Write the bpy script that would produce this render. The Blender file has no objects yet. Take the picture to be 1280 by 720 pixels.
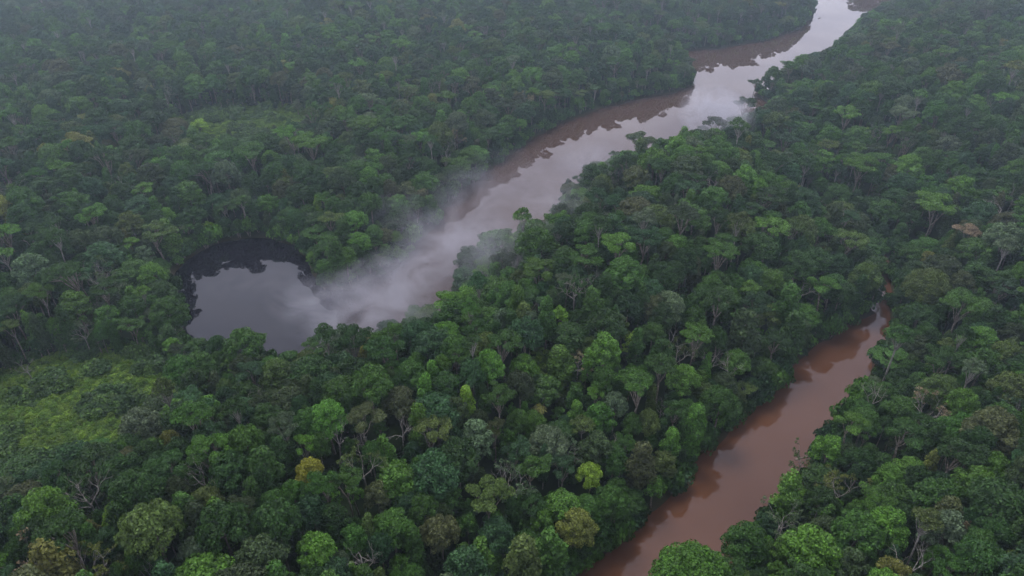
import bpy, math, random
import numpy as np
from math import radians, sin, cos, pi

# ------------------------------------------------------------------ camera, world, sun, exposure
scene = bpy.context.scene
F = 890.0                      # focal length in photo pixels (photo is 1280 wide)
PITCH = radians(34.0)
CAMH = 185.0
cam_data = bpy.data.cameras.new('camera')
cam_data.sensor_width = 36.0
cam_data.lens = 36.0 * F / 1280.0
cam_data.clip_start = 1.0
cam_data.clip_end = 30000.0
cam = bpy.data.objects.new('camera', cam_data)
scene.collection.objects.link(cam)
cam.location = (0, 0, CAMH)
cam.rotation_euler = (pi / 2 - PITCH, 0, 0)
scene.camera = cam

SUN_EL, SUN_AZ = radians(68), radians(-35)      # azimuth from +Y towards +X
world = bpy.data.worlds.new('World')
scene.world = world
world.use_nodes = True
wn = world.node_tree
for n in list(wn.nodes):
    wn.nodes.remove(n)
def N(nt, typ, **kw):
    n = nt.nodes.new(typ)
    for k, v in kw.items():
        if hasattr(n, k):
            setattr(n, k, v)
    return n
w_out = N(wn, 'ShaderNodeOutputWorld')
w_bg = N(wn, 'ShaderNodeBackground')
w_bg.inputs['Strength'].default_value = 0.13
sky = N(wn, 'ShaderNodeTexSky', sky_type='NISHITA')
sky.sun_disc = False
sky.sun_elevation = SUN_EL
sky.sun_rotation = SUN_AZ
sky.dust_density = 4.0
sky.air_density = 1.0
# overcast deck: procedural cloud layer mixed over the sky
tc = N(wn, 'ShaderNodeTexCoord')
sep = N(wn, 'ShaderNodeSeparateXYZ')
wn.links.new(tc.outputs['Generated'], sep.inputs[0])
mx = N(wn, 'ShaderNodeMath', operation='MAXIMUM'); mx.inputs[1].default_value = 0.05
wn.links.new(sep.outputs['Z'], mx.inputs[0])
dv = N(wn, 'ShaderNodeVectorMath', operation='DIVIDE')
cmb = N(wn, 'ShaderNodeCombineXYZ')
for i in range(3):
    wn.links.new(mx.outputs[0], cmb.inputs[i])
wn.links.new(tc.outputs['Generated'], dv.inputs[0])
wn.links.new(cmb.outputs[0], dv.inputs[1])
cn = N(wn, 'ShaderNodeTexNoise')
cn.inputs['Scale'].default_value = 2.4
cn.inputs['Detail'].default_value = 5
cn.inputs['Roughness'].default_value = 0.55
wn.links.new(dv.outputs[0], cn.inputs['Vector'])
cr = N(wn, 'ShaderNodeValToRGB')
cr.color_ramp.elements[0].position = 0.30
cr.color_ramp.elements[0].color = (4.7, 4.7, 5.7, 1)
cr.color_ramp.elements[1].position = 0.72
cr.color_ramp.elements[1].color = (8.4, 8.1, 8.8, 1)
wn.links.new(cn.outputs['Fac'], cr.inputs[0])
wm = N(wn, 'ShaderNodeMixRGB'); wm.inputs[0].default_value = 0.85
wn.links.new(sky.outputs[0], wm.inputs[1])
# the deck is thicker and bluer overhead, thinner and paler low over the far forest
gr_ = N(wn, 'ShaderNodeMapRange'); gr_.inputs['From Min'].default_value = .30; gr_.inputs['From Max'].default_value = .68
wn.links.new(sep.outputs['Z'], gr_.inputs['Value'])
gc = N(wn, 'ShaderNodeMixRGB'); gc.inputs[1].default_value = (1.85, 1.83, 1.92, 1); gc.inputs[2].default_value = (.86, .9, 1.02, 1)
wn.links.new(gr_.outputs[0], gc.inputs[0])
gm = N(wn, 'ShaderNodeMixRGB', blend_type='MULTIPLY'); gm.inputs[0].default_value = 1
wn.links.new(cr.outputs[0], gm.inputs[1]); wn.links.new(gc.outputs[0], gm.inputs[2])
wn.links.new(gm.outputs[0], wm.inputs[2])
wn.links.new(wm.outputs[0], w_bg.inputs['Color'])
wn.links.new(w_bg.outputs[0], w_out.inputs['Surface'])

sd = bpy.data.lights.new('sun', 'SUN')
sd.energy = 2.1
sd.angle = radians(24)
sd.color = (1.0, 0.96, 0.92)
sun = bpy.data.objects.new('sun', sd)
scene.collection.objects.link(sun)
sun.rotation_euler = (pi / 2 - SUN_EL, 0, -SUN_AZ + pi)
sun.location = (0, 0, 400)

vs = scene.view_settings
vs.view_transform = 'Standard'
vs.look = 'None'
vs.exposure = 0.36
vs.gamma = 1.0
vs.use_curve_mapping = False
cy = scene.cycles
cy.max_bounces = 5
cy.diffuse_bounces = 2
cy.glossy_bounces = 2
cy.transmission_bounces = 2
cy.volume_bounces = 0
cy.transparent_max_bounces = 8
cy.volume_max_steps = 128
cy.use_adaptive_sampling = True
cy.adaptive_threshold = 0.02
cy.use_denoising = True
scene.render.use_persistent_data = False

# ------------------------------------------------------------------ photo pixel <-> world
def unproj(px, py, z=0.0):
    dx, dy = (px - 640) / F, -(py - 360) / F
    d = np.array([dx, cos(PITCH) + dy * sin(PITCH), -sin(PITCH) + dy * cos(PITCH)])
    t = (z - CAMH) / d[2]
    return np.array([0, 0, CAMH]) + d * t
def proj(P):
    P = np.asarray(P, float)
    x, y, z = P[..., 0], P[..., 1], P[..., 2] - CAMH
    dep = y * cos(PITCH) - z * sin(PITCH)
    up = y * sin(PITCH) + z * cos(PITCH)
    dep = np.maximum(dep, 1e-3)
    return 640 + F * x / dep, 360 - F * up / dep, dep

def W(pts):           # list of (px, py, z) -> ground points
    return [tuple(unproj(*p)[:2]) for p in pts]

ZC = 18.0             # height at which the near banks' canopy hides the water
main_far = [(1160, -8, 0), (1110, -7, 0), (1066, -9, 0), (1050, -22, 0), (1016, -22, 0), (1013, -5, 0), (1017, 10, 0), (1014, 24, 0), (1000, 36, 0),
            (960, 50, 0), (905, 60, 0), (860, 64, 0), (815, 60, 0), (838, 72, 0), (862, 88, 0), (868, 106, 0), (845, 116, 0), (800, 124, 0),
            (750, 136, 0), (700, 156, 0), (655, 182, 0), (610, 214, 0), (575, 244, 0), (548, 278, 0), (515, 318, 0),
            (478, 345, 0), (440, 360, 0), (408, 364, 0), (392, 352, 0), (386, 330, 0), (372, 310, 0), (350, 302, 0),
            (318, 298, 0), (285, 302, 0), (258, 312, 0), (236, 324, 0), (220, 345, 0), (220, 362, 0), (224, 385, 0)]
main_near = [(216, 384, 14), (240, 412, 16), (275, 413, ZC), (320, 414, ZC), (345, 428, ZC), (375, 420, ZC), (420, 408, ZC), (475, 400, ZC),
             (520, 382, ZC), (560, 362, ZC), (562, 325, ZC), (584, 302, ZC), (628, 288, ZC), (690, 258, ZC), (706, 218, ZC), (740, 202, ZC),
             (800, 190, ZC), (850, 172, ZC), (900, 158, ZC), (925, 142, ZC), (955, 140, 10), (974, 128, 8), (970, 112, 12), (948, 96, 14), (952, 84, ZC), (968, 84, ZC),
             (985, 72, ZC), (1002, 76, ZC), (1016, 64, ZC), (1040, 60, ZC), (1046, 46, ZC), (1060, 36, ZC), (1066, 22, ZC), (1095, 6, ZC), (1120, -2, ZC), (1165, -2, ZC)]
river_main = W(main_far) + W(main_near)
brown_far = [(640, 800, 0), (700, 742, 0), (750, 697, 0), (800, 660, 0), (843, 617, 0), (880, 572, 0), (915, 538, 0), (960, 498, 0), (985, 462, 0),
             (1020, 434, 0), (1062, 407, 0), (1082, 398, 0), (1096, 392, 0)]
brown_near = [(1112, 392, 0), (1118, 400, 4), (1108, 410, ZC), (1088, 452, ZC), (1034, 520, ZC), (1012, 545, ZC), (1008, 590, ZC), (955, 622, ZC), (945, 645, ZC),
              (890, 684, ZC), (845, 702, ZC), (812, 735, ZC), (760, 810, ZC)]
g1, g2, g3 = unproj(1112, 392), unproj(1110, 350), unproj(1106, 318)
neck_l = [(g1[0] - 5, g1[1] + 5), (g2[0] - 5, g2[1]), (g3[0] - 4, g3[1]), (g3[0] - 24, g3[1] + 30)]
neck_r = [(g3[0] - 16, g3[1] + 34), (g3[0], g3[1]), (g2[0] + 1, g2[1])]
river_brown = W(brown_far) + neck_l + neck_r + W(brown_near)
POLYS = [np.array(river_main), np.array(river_brown)]

def poly_dist(X, Y):
    """signed distance to the water outline, negative in the water"""
    X = np.asarray(X, float); Y = np.asarray(Y, float)
    best = np.full(X.shape, 1e9); ins = np.zeros(X.shape, bool)
    for P in POLYS:
        inside = np.zeros(X.shape, bool)
        n = len(P)
        for i in range(n):
            ax, ay = P[i]; bx, by = P[(i + 1) % n]
            c = (ay > Y) != (by > Y)
            with np.errstate(divide='ignore', invalid='ignore'):
                xi = (bx - ax) * (Y - ay) / (by - ay + 1e-12) + ax
            inside ^= c & (X < xi)
            ex, ey = bx - ax, by - ay
            t = np.clip(((X - ax) * ex + (Y - ay) * ey) / (ex * ex + ey * ey + 1e-9), 0, 1)
            best = np.minimum(best, np.hypot(X - ax - t * ex, Y - ay - t * ey))
        ins |= inside
    return np.where(ins, -best, best) + (vnoise(X, Y, 9, 91) - .5) * 3.0 + (vnoise(X, Y, 3.5, 92) - .5) * 1.2

def vnoise(X, Y, s, seed=0):
    """cheap smooth value noise"""
    X = np.asarray(X, float) / s; Y = np.asarray(Y, float) / s
    xi, yi = np.floor(X).astype(np.int64), np.floor(Y).astype(np.int64)
    fx, fy = X - xi, Y - yi
    fx, fy = fx * fx * (3 - 2 * fx), fy * fy * (3 - 2 * fy)
    def h(a, b):
        v = (a * 374761393 + b * 668265263 + seed * 974711) & 0xffffffff
        v = ((v ^ (v >> 13)) * 1274126177) & 0xffffffff
        return ((v ^ (v >> 16)) & 0xffff) / 65535.0
    return (h(xi, yi) * (1 - fx) + h(xi + 1, yi) * fx) * (1 - fy) + (h(xi, yi + 1) * (1 - fx) + h(xi + 1, yi + 1) * fx) * fy

_A, _B = unproj(470, 400), unproj(1010, 40)
VALLEY = [unproj(1106, 318), unproj(1075, 262), unproj(1010, 225), unproj(950, 200)]
def seg_dist(X, Y, P):
    best = np.full(np.shape(X), 1e9)
    for a, b in zip(P[:-1], P[1:]):
        ex, ey = b[0] - a[0], b[1] - a[1]
        t = np.clip(((X - a[0]) * ex + (Y - a[1]) * ey) / (ex * ex + ey * ey), 0, 1)
        best = np.minimum(best, np.hypot(X - a[0] - t * ex, Y - a[1] - t * ey))
    return best
def relief(X, Y, d):
    # a ridge between the two rivers and higher ground to the right, cut by a side valley
    L = np.hypot(_B[0] - _A[0], _B[1] - _A[1])
    side = ((X - _A[0]) * (_B[1] - _A[1]) - (Y - _A[1]) * (_B[0] - _A[0])) / L
    w = np.clip((side + 10) / 50, 0, 1)
    dd = np.minimum(d, seg_dist(X, Y, VALLEY) - 4)
    u = np.clip(dd / 85, 0, 1); u = u * u * (3 - 2 * u)
    return w * (22 * u + 10 * np.clip((dd - 85) / 120, 0, 1)) + 7 * np.clip(d / 120, 0, 1) * (vnoise(X, Y, 120, 61) - .4)
def terrain(X, Y):
    d = poly_dist(X, Y)
    land = 0.6 + 6.0 * (1 - np.exp(-np.maximum(d, 0) / 26.0)) * (0.5 + vnoise(X, Y, 70, 3)) \
        + np.clip(d / 60, 0, 1) * 5 * (vnoise(X, Y, 150, 5) - 0.3) + relief(X, Y, np.maximum(d, 0))
    return np.where(d > 0, np.minimum(land, -0.4 + 0.8 * d + 0 * land), np.maximum(-4, -0.4 + 0.5 * d)), d

# clearings: (world x, y, rx, ry, strength)
def clr(px, py, rx, ry, s):
    p = unproj(px, py, 4)
    return (p[0], p[1], rx, ry, s)
CLEAR = [clr(90, 512, 40, 31, 1.0), clr(45, 560, 24, 18, .9), clr(135, 480, 20, 14, .95), clr(310, 172, 48, 42, .72), clr(692, 512, 9, 8, .9), clr(938, 212, 12, 12, .8)]
def clearing(X, Y):
    v = np.zeros(np.shape(X))
    for (cx, cy_, rx, ry, s) in CLEAR:
        r = np.hypot((X - cx) / rx, (Y - cy_) / ry) + 0.35 * (vnoise(X, Y, 9, 11) - .5)
        v = np.maximum(v, s * np.clip((1.15 - r) / 0.3, 0, 1))
    return v

# ------------------------------------------------------------------ materials
def newmat(name):
    m = bpy.data.materials.new(name); m.use_nodes = True
    nt = m.node_tree
    for n in list(nt.nodes):
        nt.nodes.remove(n)
    out = N(nt, 'ShaderNodeOutputMaterial')
    return m, nt, out

def foliage_mat():
    m, nt, out = newmat('foliage')
    at = N(nt, 'ShaderNodeAttribute'); at.attribute_type = 'INSTANCER'; at.attribute_name = 'tint'
    geo = N(nt, 'ShaderNodeNewGeometry')
    tcc = N(nt, 'ShaderNodeTexCoord')
    no = N(nt, 'ShaderNodeTexNoise'); no.inputs['Scale'].default_value = 0.35; no.inputs['Detail'].default_value = 2
    nt.links.new(tcc.outputs['Object'], no.inputs['Vector'])
    a = N(nt, 'ShaderNodeMath', operation='MULTIPLY_ADD'); a.inputs[1].default_value = 0.9; a.inputs[2].default_value = 0.5
    nt.links.new(geo.outputs['Random Per Island'], a.inputs[0])
    b = N(nt, 'ShaderNodeMath', operation='MULTIPLY_ADD'); b.inputs[1].default_value = 1.3; b.inputs[2].default_value = 0.35
    nt.links.new(no.outputs['Fac'], b.inputs[0])
    c = N(nt, 'ShaderNodeMath', operation='MULTIPLY')
    nt.links.new(a.outputs[0], c.inputs[0]); nt.links.new(b.outputs[0], c.inputs[1])
    v = N(nt, 'ShaderNodeVectorMath', operation='SCALE')
    nt.links.new(at.outputs['Vector'], v.inputs[0]); nt.links.new(c.outputs[0], v.inputs['Scale'])
    p = N(nt, 'ShaderNodeBsdfPrincipled')
    p.inputs['Roughness'].default_value = 0.55
    p.inputs['Specular IOR Level'].default_value = 0.22
    nt.links.new(v.outputs[0], p.inputs['Base Color'])
    tr = N(nt, 'ShaderNodeBsdfTranslucent')
    g = N(nt, 'ShaderNodeMixRGB', blend_type='MULTIPLY'); g.inputs[0].default_value = 1; g.inputs[2].default_value = (1.1, 1.25, .5, 1)
    nt.links.new(v.outputs[0], g.inputs[1]); nt.links.new(g.outputs[0], tr.inputs[0])
    mi = N(nt, 'ShaderNodeMixShader'); mi.inputs[0].default_value = 0.22
    nt.links.new(p.outputs[0], mi.inputs[1]); nt.links.new(tr.outputs[0], mi.inputs[2])
    nt.links.new(mi.outputs[0], out.inputs['Surface'])
    return m

def bark_mat(name, c1, c2):
    m, nt, out = newmat(name)
    tcc = N(nt, 'ShaderNodeTexCoord')
    no = N(nt, 'ShaderNodeTexNoise'); no.inputs['Scale'].default_value = 1.2; no.inputs['Detail'].default_value = 4
    nt.links.new(tcc.outputs['Object'], no.inputs['Vector'])
    r = N(nt, 'ShaderNodeValToRGB')
    r.color_ramp.elements[0].position = .35; r.color_ramp.elements[0].color = (*c1, 1)
    r.color_ramp.elements[1].position = .65; r.color_ramp.elements[1].color = (*c2, 1)
    nt.links.new(no.outputs['Fac'], r.inputs[0])
    p = N(nt, 'ShaderNodeBsdfPrincipled'); p.inputs['Roughness'].default_value = .9; p.inputs['Specular IOR Level'].default_value = .15
    nt.links.new(r.outputs[0], p.inputs['Base Color']); nt.links.new(p.outputs[0], out.inputs['Surface'])
    return m

M_LEAF = foliage_mat()
M_BARK = bark_mat('bark', (.10, .085, .065), (.26, .23, .19))
M_PALE = bark_mat('pale_bark', (.14, .13, .11), (.32, .30, .27))

def ground_mat():
    m, nt, out = newmat('forest_floor')
    tcc = N(nt, 'ShaderNodeTexCoord')
    no = N(nt, 'ShaderNodeTexNoise'); no.inputs['Scale'].default_value = .12; no.inputs['Detail'].default_value = 8; no.inputs['Roughness'].default_value = .7
    nt.links.new(tcc.outputs['Object'], no.inputs['Vector'])
    r = N(nt, 'ShaderNodeValToRGB')
    r.color_ramp.elements[0].position = .3; r.color_ramp.elements[0].color = (.010, .016, .007, 1)
    r.color_ramp.elements[1].position = .7; r.color_ramp.elements[1].color = (.022, .040, .012, 1)
    nt.links.new(no.outputs['Fac'], r.inputs[0])
    at = N(nt, 'ShaderNodeAttribute'); at.attribute_name = 'grassy'
    mixc = N(nt, 'ShaderNodeMixRGB'); mixc.inputs[2].default_value = (.075, .13, .020, 1)
    nt.links.new(r.outputs[0], mixc.inputs[1]); nt.links.new(at.outputs['Fac'], mixc.inputs[0])
    atb = N(nt, 'ShaderNodeAttribute'); atb.attribute_name = 'bank'
    mixb = N(nt, 'ShaderNodeMixRGB'); mixb.inputs[2].default_value = (.07, .038, .022, 1)
    nt.links.new(mixc.outputs[0], mixb.inputs[1]); nt.links.new(atb.outputs['Fac'], mixb.inputs[0])
    p = N(nt, 'ShaderNodeBsdfPrincipled'); p.inputs['Roughness'].default_value = .95; p.inputs['Specular IOR Level'].default_value = .1
    nt.links.new(mixb.outputs[0], p.inputs['Base Color']); nt.links.new(p.outputs[0], out.inputs['Surface'])
    return m

def water_mat():
    m, nt, out = newmat('river_water')
    geo = N(nt, 'ShaderNodeNewGeometry')
    at = N(nt, 'ShaderNodeAttribute'); at.attribute_name = 'clear'      # clear black water of the pond
    no = N(nt, 'ShaderNodeTexNoise'); no.inputs['Scale'].default_value = .025; no.inputs['Detail'].default_value = 5; no.inputs['Distortion'].default_value = .6
    nt.links.new(geo.outputs['Position'], no.inputs['Vector'])
    r = N(nt, 'ShaderNodeValToRGB')
    r.color_ramp.elements[0].position = .3; r.color_ramp.elements[0].color = (.078, .034, .018, 1)
    r.color_ramp.elements[1].position = .7; r.color_ramp.elements[1].color = (.100, .045, .024, 1)
    nt.links.new(no.outputs['Fac'], r.inputs[0])
    mixc = N(nt, 'ShaderNodeMixRGB'); mixc.inputs[2].default_value = (.006, .005, .009, 1)
    at2 = N(nt, 'ShaderNodeAttribute'); at2.attribute_name = 'upper'      # the wide upper river carries greyer mud
    mixu = N(nt, 'ShaderNodeMixRGB'); mixu.inputs[2].default_value = (.060, .035, .027, 1)
    nt.links.new(at2.outputs['Fac'], mixu.inputs[0]); nt.links.new(r.outputs[0], mixu.inputs[1])
    nt.links.new(at.outputs['Fac'], mixc.inputs[0]); nt.links.new(mixu.outputs[0], mixc.inputs[1])
    p = N(nt, 'ShaderNodeBsdfPrincipled')
    p.inputs['Roughness'].default_value = .0; p.inputs['IOR'].default_value = 1.45
    nt.links.new(mixc.outputs[0], p.inputs['Base Color'])
    rp = N(nt, 'ShaderNodeTexNoise'); rp.inputs['Scale'].default_value = .5; rp.inputs['Detail'].default_value = 3
    nt.links.new(geo.outputs['Position'], rp.inputs['Vector'])
    bp = N(nt, 'ShaderNodeBump'); bp.inputs['Strength'].default_value = .10; bp.inputs['Distance'].default_value = .02
    nt.links.new(rp.outputs['Fac'], bp.inputs['Height']); nt.links.new(bp.outputs[0], p.inputs['Normal'])
    nt.links.new(p.outputs[0], out.inputs['Surface'])
    return m

# ------------------------------------------------------------------ mesh helpers
C = scene.collection
def mesh_np(name, V, Fq, mats, mat_idx=None, smooth=False, nside=4):
    me = bpy.data.meshes.new(name)
    V = np.asarray(V, np.float32); Fq = np.asarray(Fq, np.int32)
    me.vertices.add(len(V)); me.vertices.foreach_set('co', V.ravel())
    me.loops.add(Fq.size); me.loops.foreach_set('vertex_index', Fq.ravel())
    me.polygons.add(len(Fq))
    me.polygons.foreach_set('loop_start', np.arange(len(Fq), dtype=np.int32) * nside)
    for m in mats:
        me.materials.append(m)
    if mat_idx is not None:
        me.polygons.foreach_set('material_index', np.asarray(mat_idx, np.int32))
    me.polygons.foreach_set('use_smooth', np.full(len(Fq), smooth))
    me.update(calc_edges=True); me.validate()
    return me

def tag(o, label=None, cat=None, group=None, kind=None):
    if label: o['label'] = label
    if cat: o['category'] = cat
    if group: o['group'] = group
    if kind: o['kind'] = kind

def tube(V, Q, pts, rad, k=6):
    """append a tapered tube along pts"""
    pts = np.asarray(pts, float); n = len(pts)
    base = sum(len(v) for v in V)
    tan = np.gradient(pts, axis=0); tan /= np.linalg.norm(tan, axis=1, keepdims=True) + 1e-9
    ref = np.where(np.abs(tan[:, 2:3]) < .9, np.array([[0, 0, 1.]]), np.array([[1., 0, 0]]))
    u = np.cross(tan, ref); u /= np.linalg.norm(u, axis=1, keepdims=True) + 1e-9
    v = np.cross(tan, u)
    a = np.arange(k) * 2 * pi / k
    ring = pts[:, None] + (np.cos(a)[None, :, None] * u[:, None] + np.sin(a)[None, :, None] * v[:, None]) * np.asarray(rad)[:, None, None]
    V.append(ring.reshape(-1, 3))
    for i in range(n - 1):
        for j in range(k):
            j2 = (j + 1) % k
            Q.append((base + i * k + j, base + i * k + j2, base + (i + 1) * k + j2, base + (i + 1) * k + j))
    # cap
    if k == 6:
        b = base + (n - 1) * k
        Q.append((b, b + 1, b + 2, b + 3)); Q.append((b, b + 3, b + 4, b + 5))
    elif k == 4:
        b = base + (n - 1) * k
        Q.append((b, b + 1, b + 2, b + 3))

def bend(p, q, rng, sag=.12, n=5):
    p = np.asarray(p, float); q = np.asarray(q, float)
    L = np.linalg.norm(q - p); off = rng.normal(0, sag * L, 3) * np.array([1, 1, .4])
    t = np.linspace(0, 1, n)[:, None]
    return p + (q - p) * t + off * (4 * t * (1 - t)) * .5

def leaf_quads(cen, nrm, size, rng):
    """small leaf sprays: one quad each, tilted at random about the outward direction"""
    n = len(cen)
    d = nrm + rng.normal(0, .55, (n, 3)); d /= np.linalg.norm(d, axis=1, keepdims=True) + 1e-9
    r = rng.normal(0, 1, (n, 3)); u = np.cross(d, r); u /= np.linalg.norm(u, axis=1, keepdims=True) + 1e-9
    v = np.cross(d, u)
    s = (size * rng.uniform(.6, 1.35, n))[:, None]; e = rng.uniform(.5, .95, n)[:, None]
    a = cen - u * s; b = cen + u * s
    c0 = cen - v * s * e; c1 = cen + v * s * e
    # a kite folded a little along its long axis
    fold = d * s * rng.uniform(-.35, .35, n)[:, None]
    V = np.stack([a, c0 + fold, b, c1 + fold], 1).reshape(-1, 3)
    Q = np.arange(4 * n).reshape(-1, 4)
    return V, Q

def lobes_to_leaves(lobes, leaf, dens, rng, inner=.22, droop=0.):
    C_, N_ = [], []
    for (c, r, fl) in lobes:       # centre, radius, flattening
        area = 2 * pi * r * r * (0.5 + .5 * fl) * 1.5
        n = max(12, int(area * dens / (leaf * leaf * 2)))
        d = rng.normal(0, 1, (n, 3)); d /= np.linalg.norm(d, axis=1, keepdims=True)
        d[:, 2] = np.where(d[:, 2] < -.25, -d[:, 2], d[:, 2])
        # lumpy surface: sub-clumps push the radius in and out
        k = 7; sub = rng.normal(0, 1, (k, 3)); sub[:, 2] = np.abs(sub[:, 2]) * .8; sub /= np.linalg.norm(sub, axis=1, keepdims=True)
        m = (d @ sub.T).max(1)
        rad = .72 + .30 * np.clip((m - .55) / .4, 0, 1) + rng.normal(0, .045, n)
        ins = rng.random(n) < inner
        rad = np.where(ins, rad * rng.uniform(.3, .9, n), rad)
        P = np.asarray(c) + d * (r * rad)[:, None] * np.array([1, 1, fl])
        P[:, 2] -= droop * r * (1 - d[:, 2]) * rng.random(n)
        C_.append(P)
        nn = d * np.array([1, 1, 1 / max(fl, .3)]); nn /= np.linalg.norm(nn, axis=1, keepdims=True)
        N_.append(nn)
    C_ = np.concatenate(C_); N_ = np.concatenate(N_)
    return leaf_quads(C_, N_, np.full(len(C_), leaf), rng)

class Proto:
    pass

def finish(kind, H, R, V, Q, LV, LQ, bark):
    p = Proto(); p.kind, p.H, p.R = kind, H, R
    p.tv = np.concatenate(V) if V else np.zeros((0, 3)); p.tq = np.array(Q, np.int32) if Q else np.zeros((0, 4), np.int32)
    p.lv, p.lq = LV, LQ; p.bark = bark
    p.trunk_me = mesh_np('trunk', p.tv, p.tq, [bark], smooth=True) if len(p.tq) else None
    p.crown_me = mesh_np('crown', LV, LQ, [M_LEAF]) if LV is not None and len(LQ) else None
    return p

def dome(seed, H=24, R=6.5, leaf=.36, dens=1.5, crown_h=9.5, bark=None, nl=26):
    rng = np.random.default_rng(seed)
    zb = H - crown_h
    lob = []
    ax, ay = rng.uniform(.85, 1.15), rng.uniform(.85, 1.15)
    for i in range(nl):
        t = (i + .5) / nl
        el = math.acos(1 - t * 1.12) if 1 - t * 1.12 > -1 else pi
        az = i * 2.39996 + rng.normal(0, .25)
        rr = R * rng.uniform(.66, .86)
        r = R * rng.uniform(.24, .40)
        c = np.array([rr * sin(el) * cos(az) * ax, rr * sin(el) * sin(az) * ay, zb + (crown_h - r * .8) * cos(el) * rng.uniform(.86, 1.08)])
        c[2] = max(c[2], zb - .5)
        lob.append((c, r, rng.uniform(.6, .85)))
    lob.append((np.array([0, 0, zb + crown_h * .35]), R * .55, .8))
    LV, LQ = lobes_to_leaves(lob, leaf, dens, rng)
    V, Q = [], []
    top = np.array([rng.normal(0, .6), rng.normal(0, .6), zb + crown_h * .25])
    tube(V, Q, bend((0, 0, -1.5), top, rng, .04, 6), np.linspace(.48, .26, 6))
    for c, r, f in lob[::2]:
        tube(V, Q, bend(top - (0, 0, rng.uniform(0, 3)), c, rng, .12), np.linspace(.17, .05, 5), 4)
    return finish('dome', H, R, V, Q, LV, LQ, bark or M_BARK)

def umbrella(seed, H=27, R=8, leaf=.34, dens=1.25, bark=None):
    rng = np.random.default_rng(seed)
    lob = []; nb = rng.integers(5, 8)
    V, Q = [], []
    fork = np.array([rng.normal(0, .8), rng.normal(0, .8), H * rng.uniform(.5, .6)])
    tube(V, Q, bend((0, 0, -1.5), fork, rng, .05, 6), np.linspace(.5, .34, 6))
    for b in range(nb + 1):
        az = b * 2 * pi / nb + rng.normal(0, .25)
        q = R * rng.uniform(.45, .78) if b < nb else 0.
        zc = H - 1.6 - (q / R) ** 2 * 3.2 + rng.normal(0, .7)
        c = np.array([q * cos(az), q * sin(az), zc])
        elbow = fork + (c - fork) * .55 + np.array([0, 0, 1.2])
        tube(V, Q, bend(fork, elbow, rng, .08, 4), np.linspace(.24, .15, 4), 4)
        for s in range(5):
            a2 = rng.uniform(0, 2 * pi); q2 = R * .26 * math.sqrt(rng.random())
            cc = c + np.array([q2 * cos(a2), q2 * sin(a2), rng.normal(0, .45)])
            r = R * rng.uniform(.19, .30)
            lob.append((cc, r, rng.uniform(.28, .42)))
            tube(V, Q, bend(elbow, cc - (0, 0, .3), rng, .08, 3), np.linspace(.12, .04, 3), 4)
    LV, LQ = lobes_to_leaves(lob, leaf, dens, rng, inner=.1)
    return finish('umbrella', H, R, V, Q, LV, LQ, bark or M_BARK)

def column(seed, H=24, R=4.2, leaf=.36, dens=1.35):
    rng = np.random.default_rng(seed)
    lob = []
    n = 22
    for i in range(n):
        t = (i + .5) / n
        z = H * (.22 + .74 * t)
        prof = (0.62 + .5 * sin(pi * min(1, t * 1.15))) * (1 - .55 * max(0, t - .75) / .25)
        az = i * 2.39996 + rng.normal(0, .4); q = R * .55 * prof * rng.uniform(.5, 1.15)
        r = R * rng.uniform(.36, .58) * (1 - .35 * max(0, t - .7))
        lob.append((np.array([q * cos(az), q * sin(az), z - r * .3]), r, rng.uniform(.75, 1.15)))
    LV, LQ = lobes_to_leaves(lob, leaf, dens, rng, droop=.5)
    V, Q = [], []
    tube(V, Q, bend((0, 0, -1.5), (0, 0, H * .85), rng, .02, 6), np.linspace(.36, .12, 6))
    for c, r, f in lob[::3]:
        tube(V, Q, bend((0, 0, c[2] - 1.5), c, rng, .1, 3), np.linspace(.12, .04, 3), 4)
    return finish('column', H, R, V, Q, LV, LQ, M_BARK)

def emergent(seed, H=31, R=5.2, leaf=.36, dens=1.25, crown_h=7, bark=None):
    rng = np.random.default_rng(seed)
    V, Q = [], []
    fork = np.array([rng.normal(0, 1.2), rng.normal(0, 1.2), H * .70])
    tube(V, Q, bend((0, 0, -1.5), fork, rng, .03, 7), np.linspace(.42, .26, 7))
    lob = []
    for i in range(13):
        az = i * 2.39996; q = R * math.sqrt((i + .3) / 13) * .8
        c = np.array([fork[0] + q * cos(az), fork[1] + q * sin(az), H - 1.5 - (q / R) ** 2 * 3.5 + rng.normal(0, .9)])
        r = R * rng.uniform(.26, .40)
        lob.append((c, r, rng.uniform(.45, .75)))
        tube(V, Q, bend(fork - (0, 0, rng.uniform(0, 2)), c, rng, .1, 4), np.linspace(.17, .05, 4), 4)
    LV, LQ = lobes_to_leaves(lob, leaf, dens, rng)
    return finish('emergent', H, R, V, Q, LV, LQ, bark or M_PALE)

def branches(V, Q, p, d, L, r, depth, rng, tips, k=4):
    q = p + d * L
    pts = bend(p, q, rng, .14, 4)
    tube(V, Q, pts, np.linspace(r, r * .55, 4), k)
    if depth == 0:
        tips.append(q); return
    n = rng.integers(2, 4)
    for i in range(n):
        nd = d + rng.normal(0, .55, 3); nd[2] = nd[2] * .7 + .16; nd /= np.linalg.norm(nd)
        branches(V, Q, pts[-1] if i < 2 else pts[2], nd, L * rng.uniform(.55, .8), r * .55, depth - 1, rng, tips)

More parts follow.
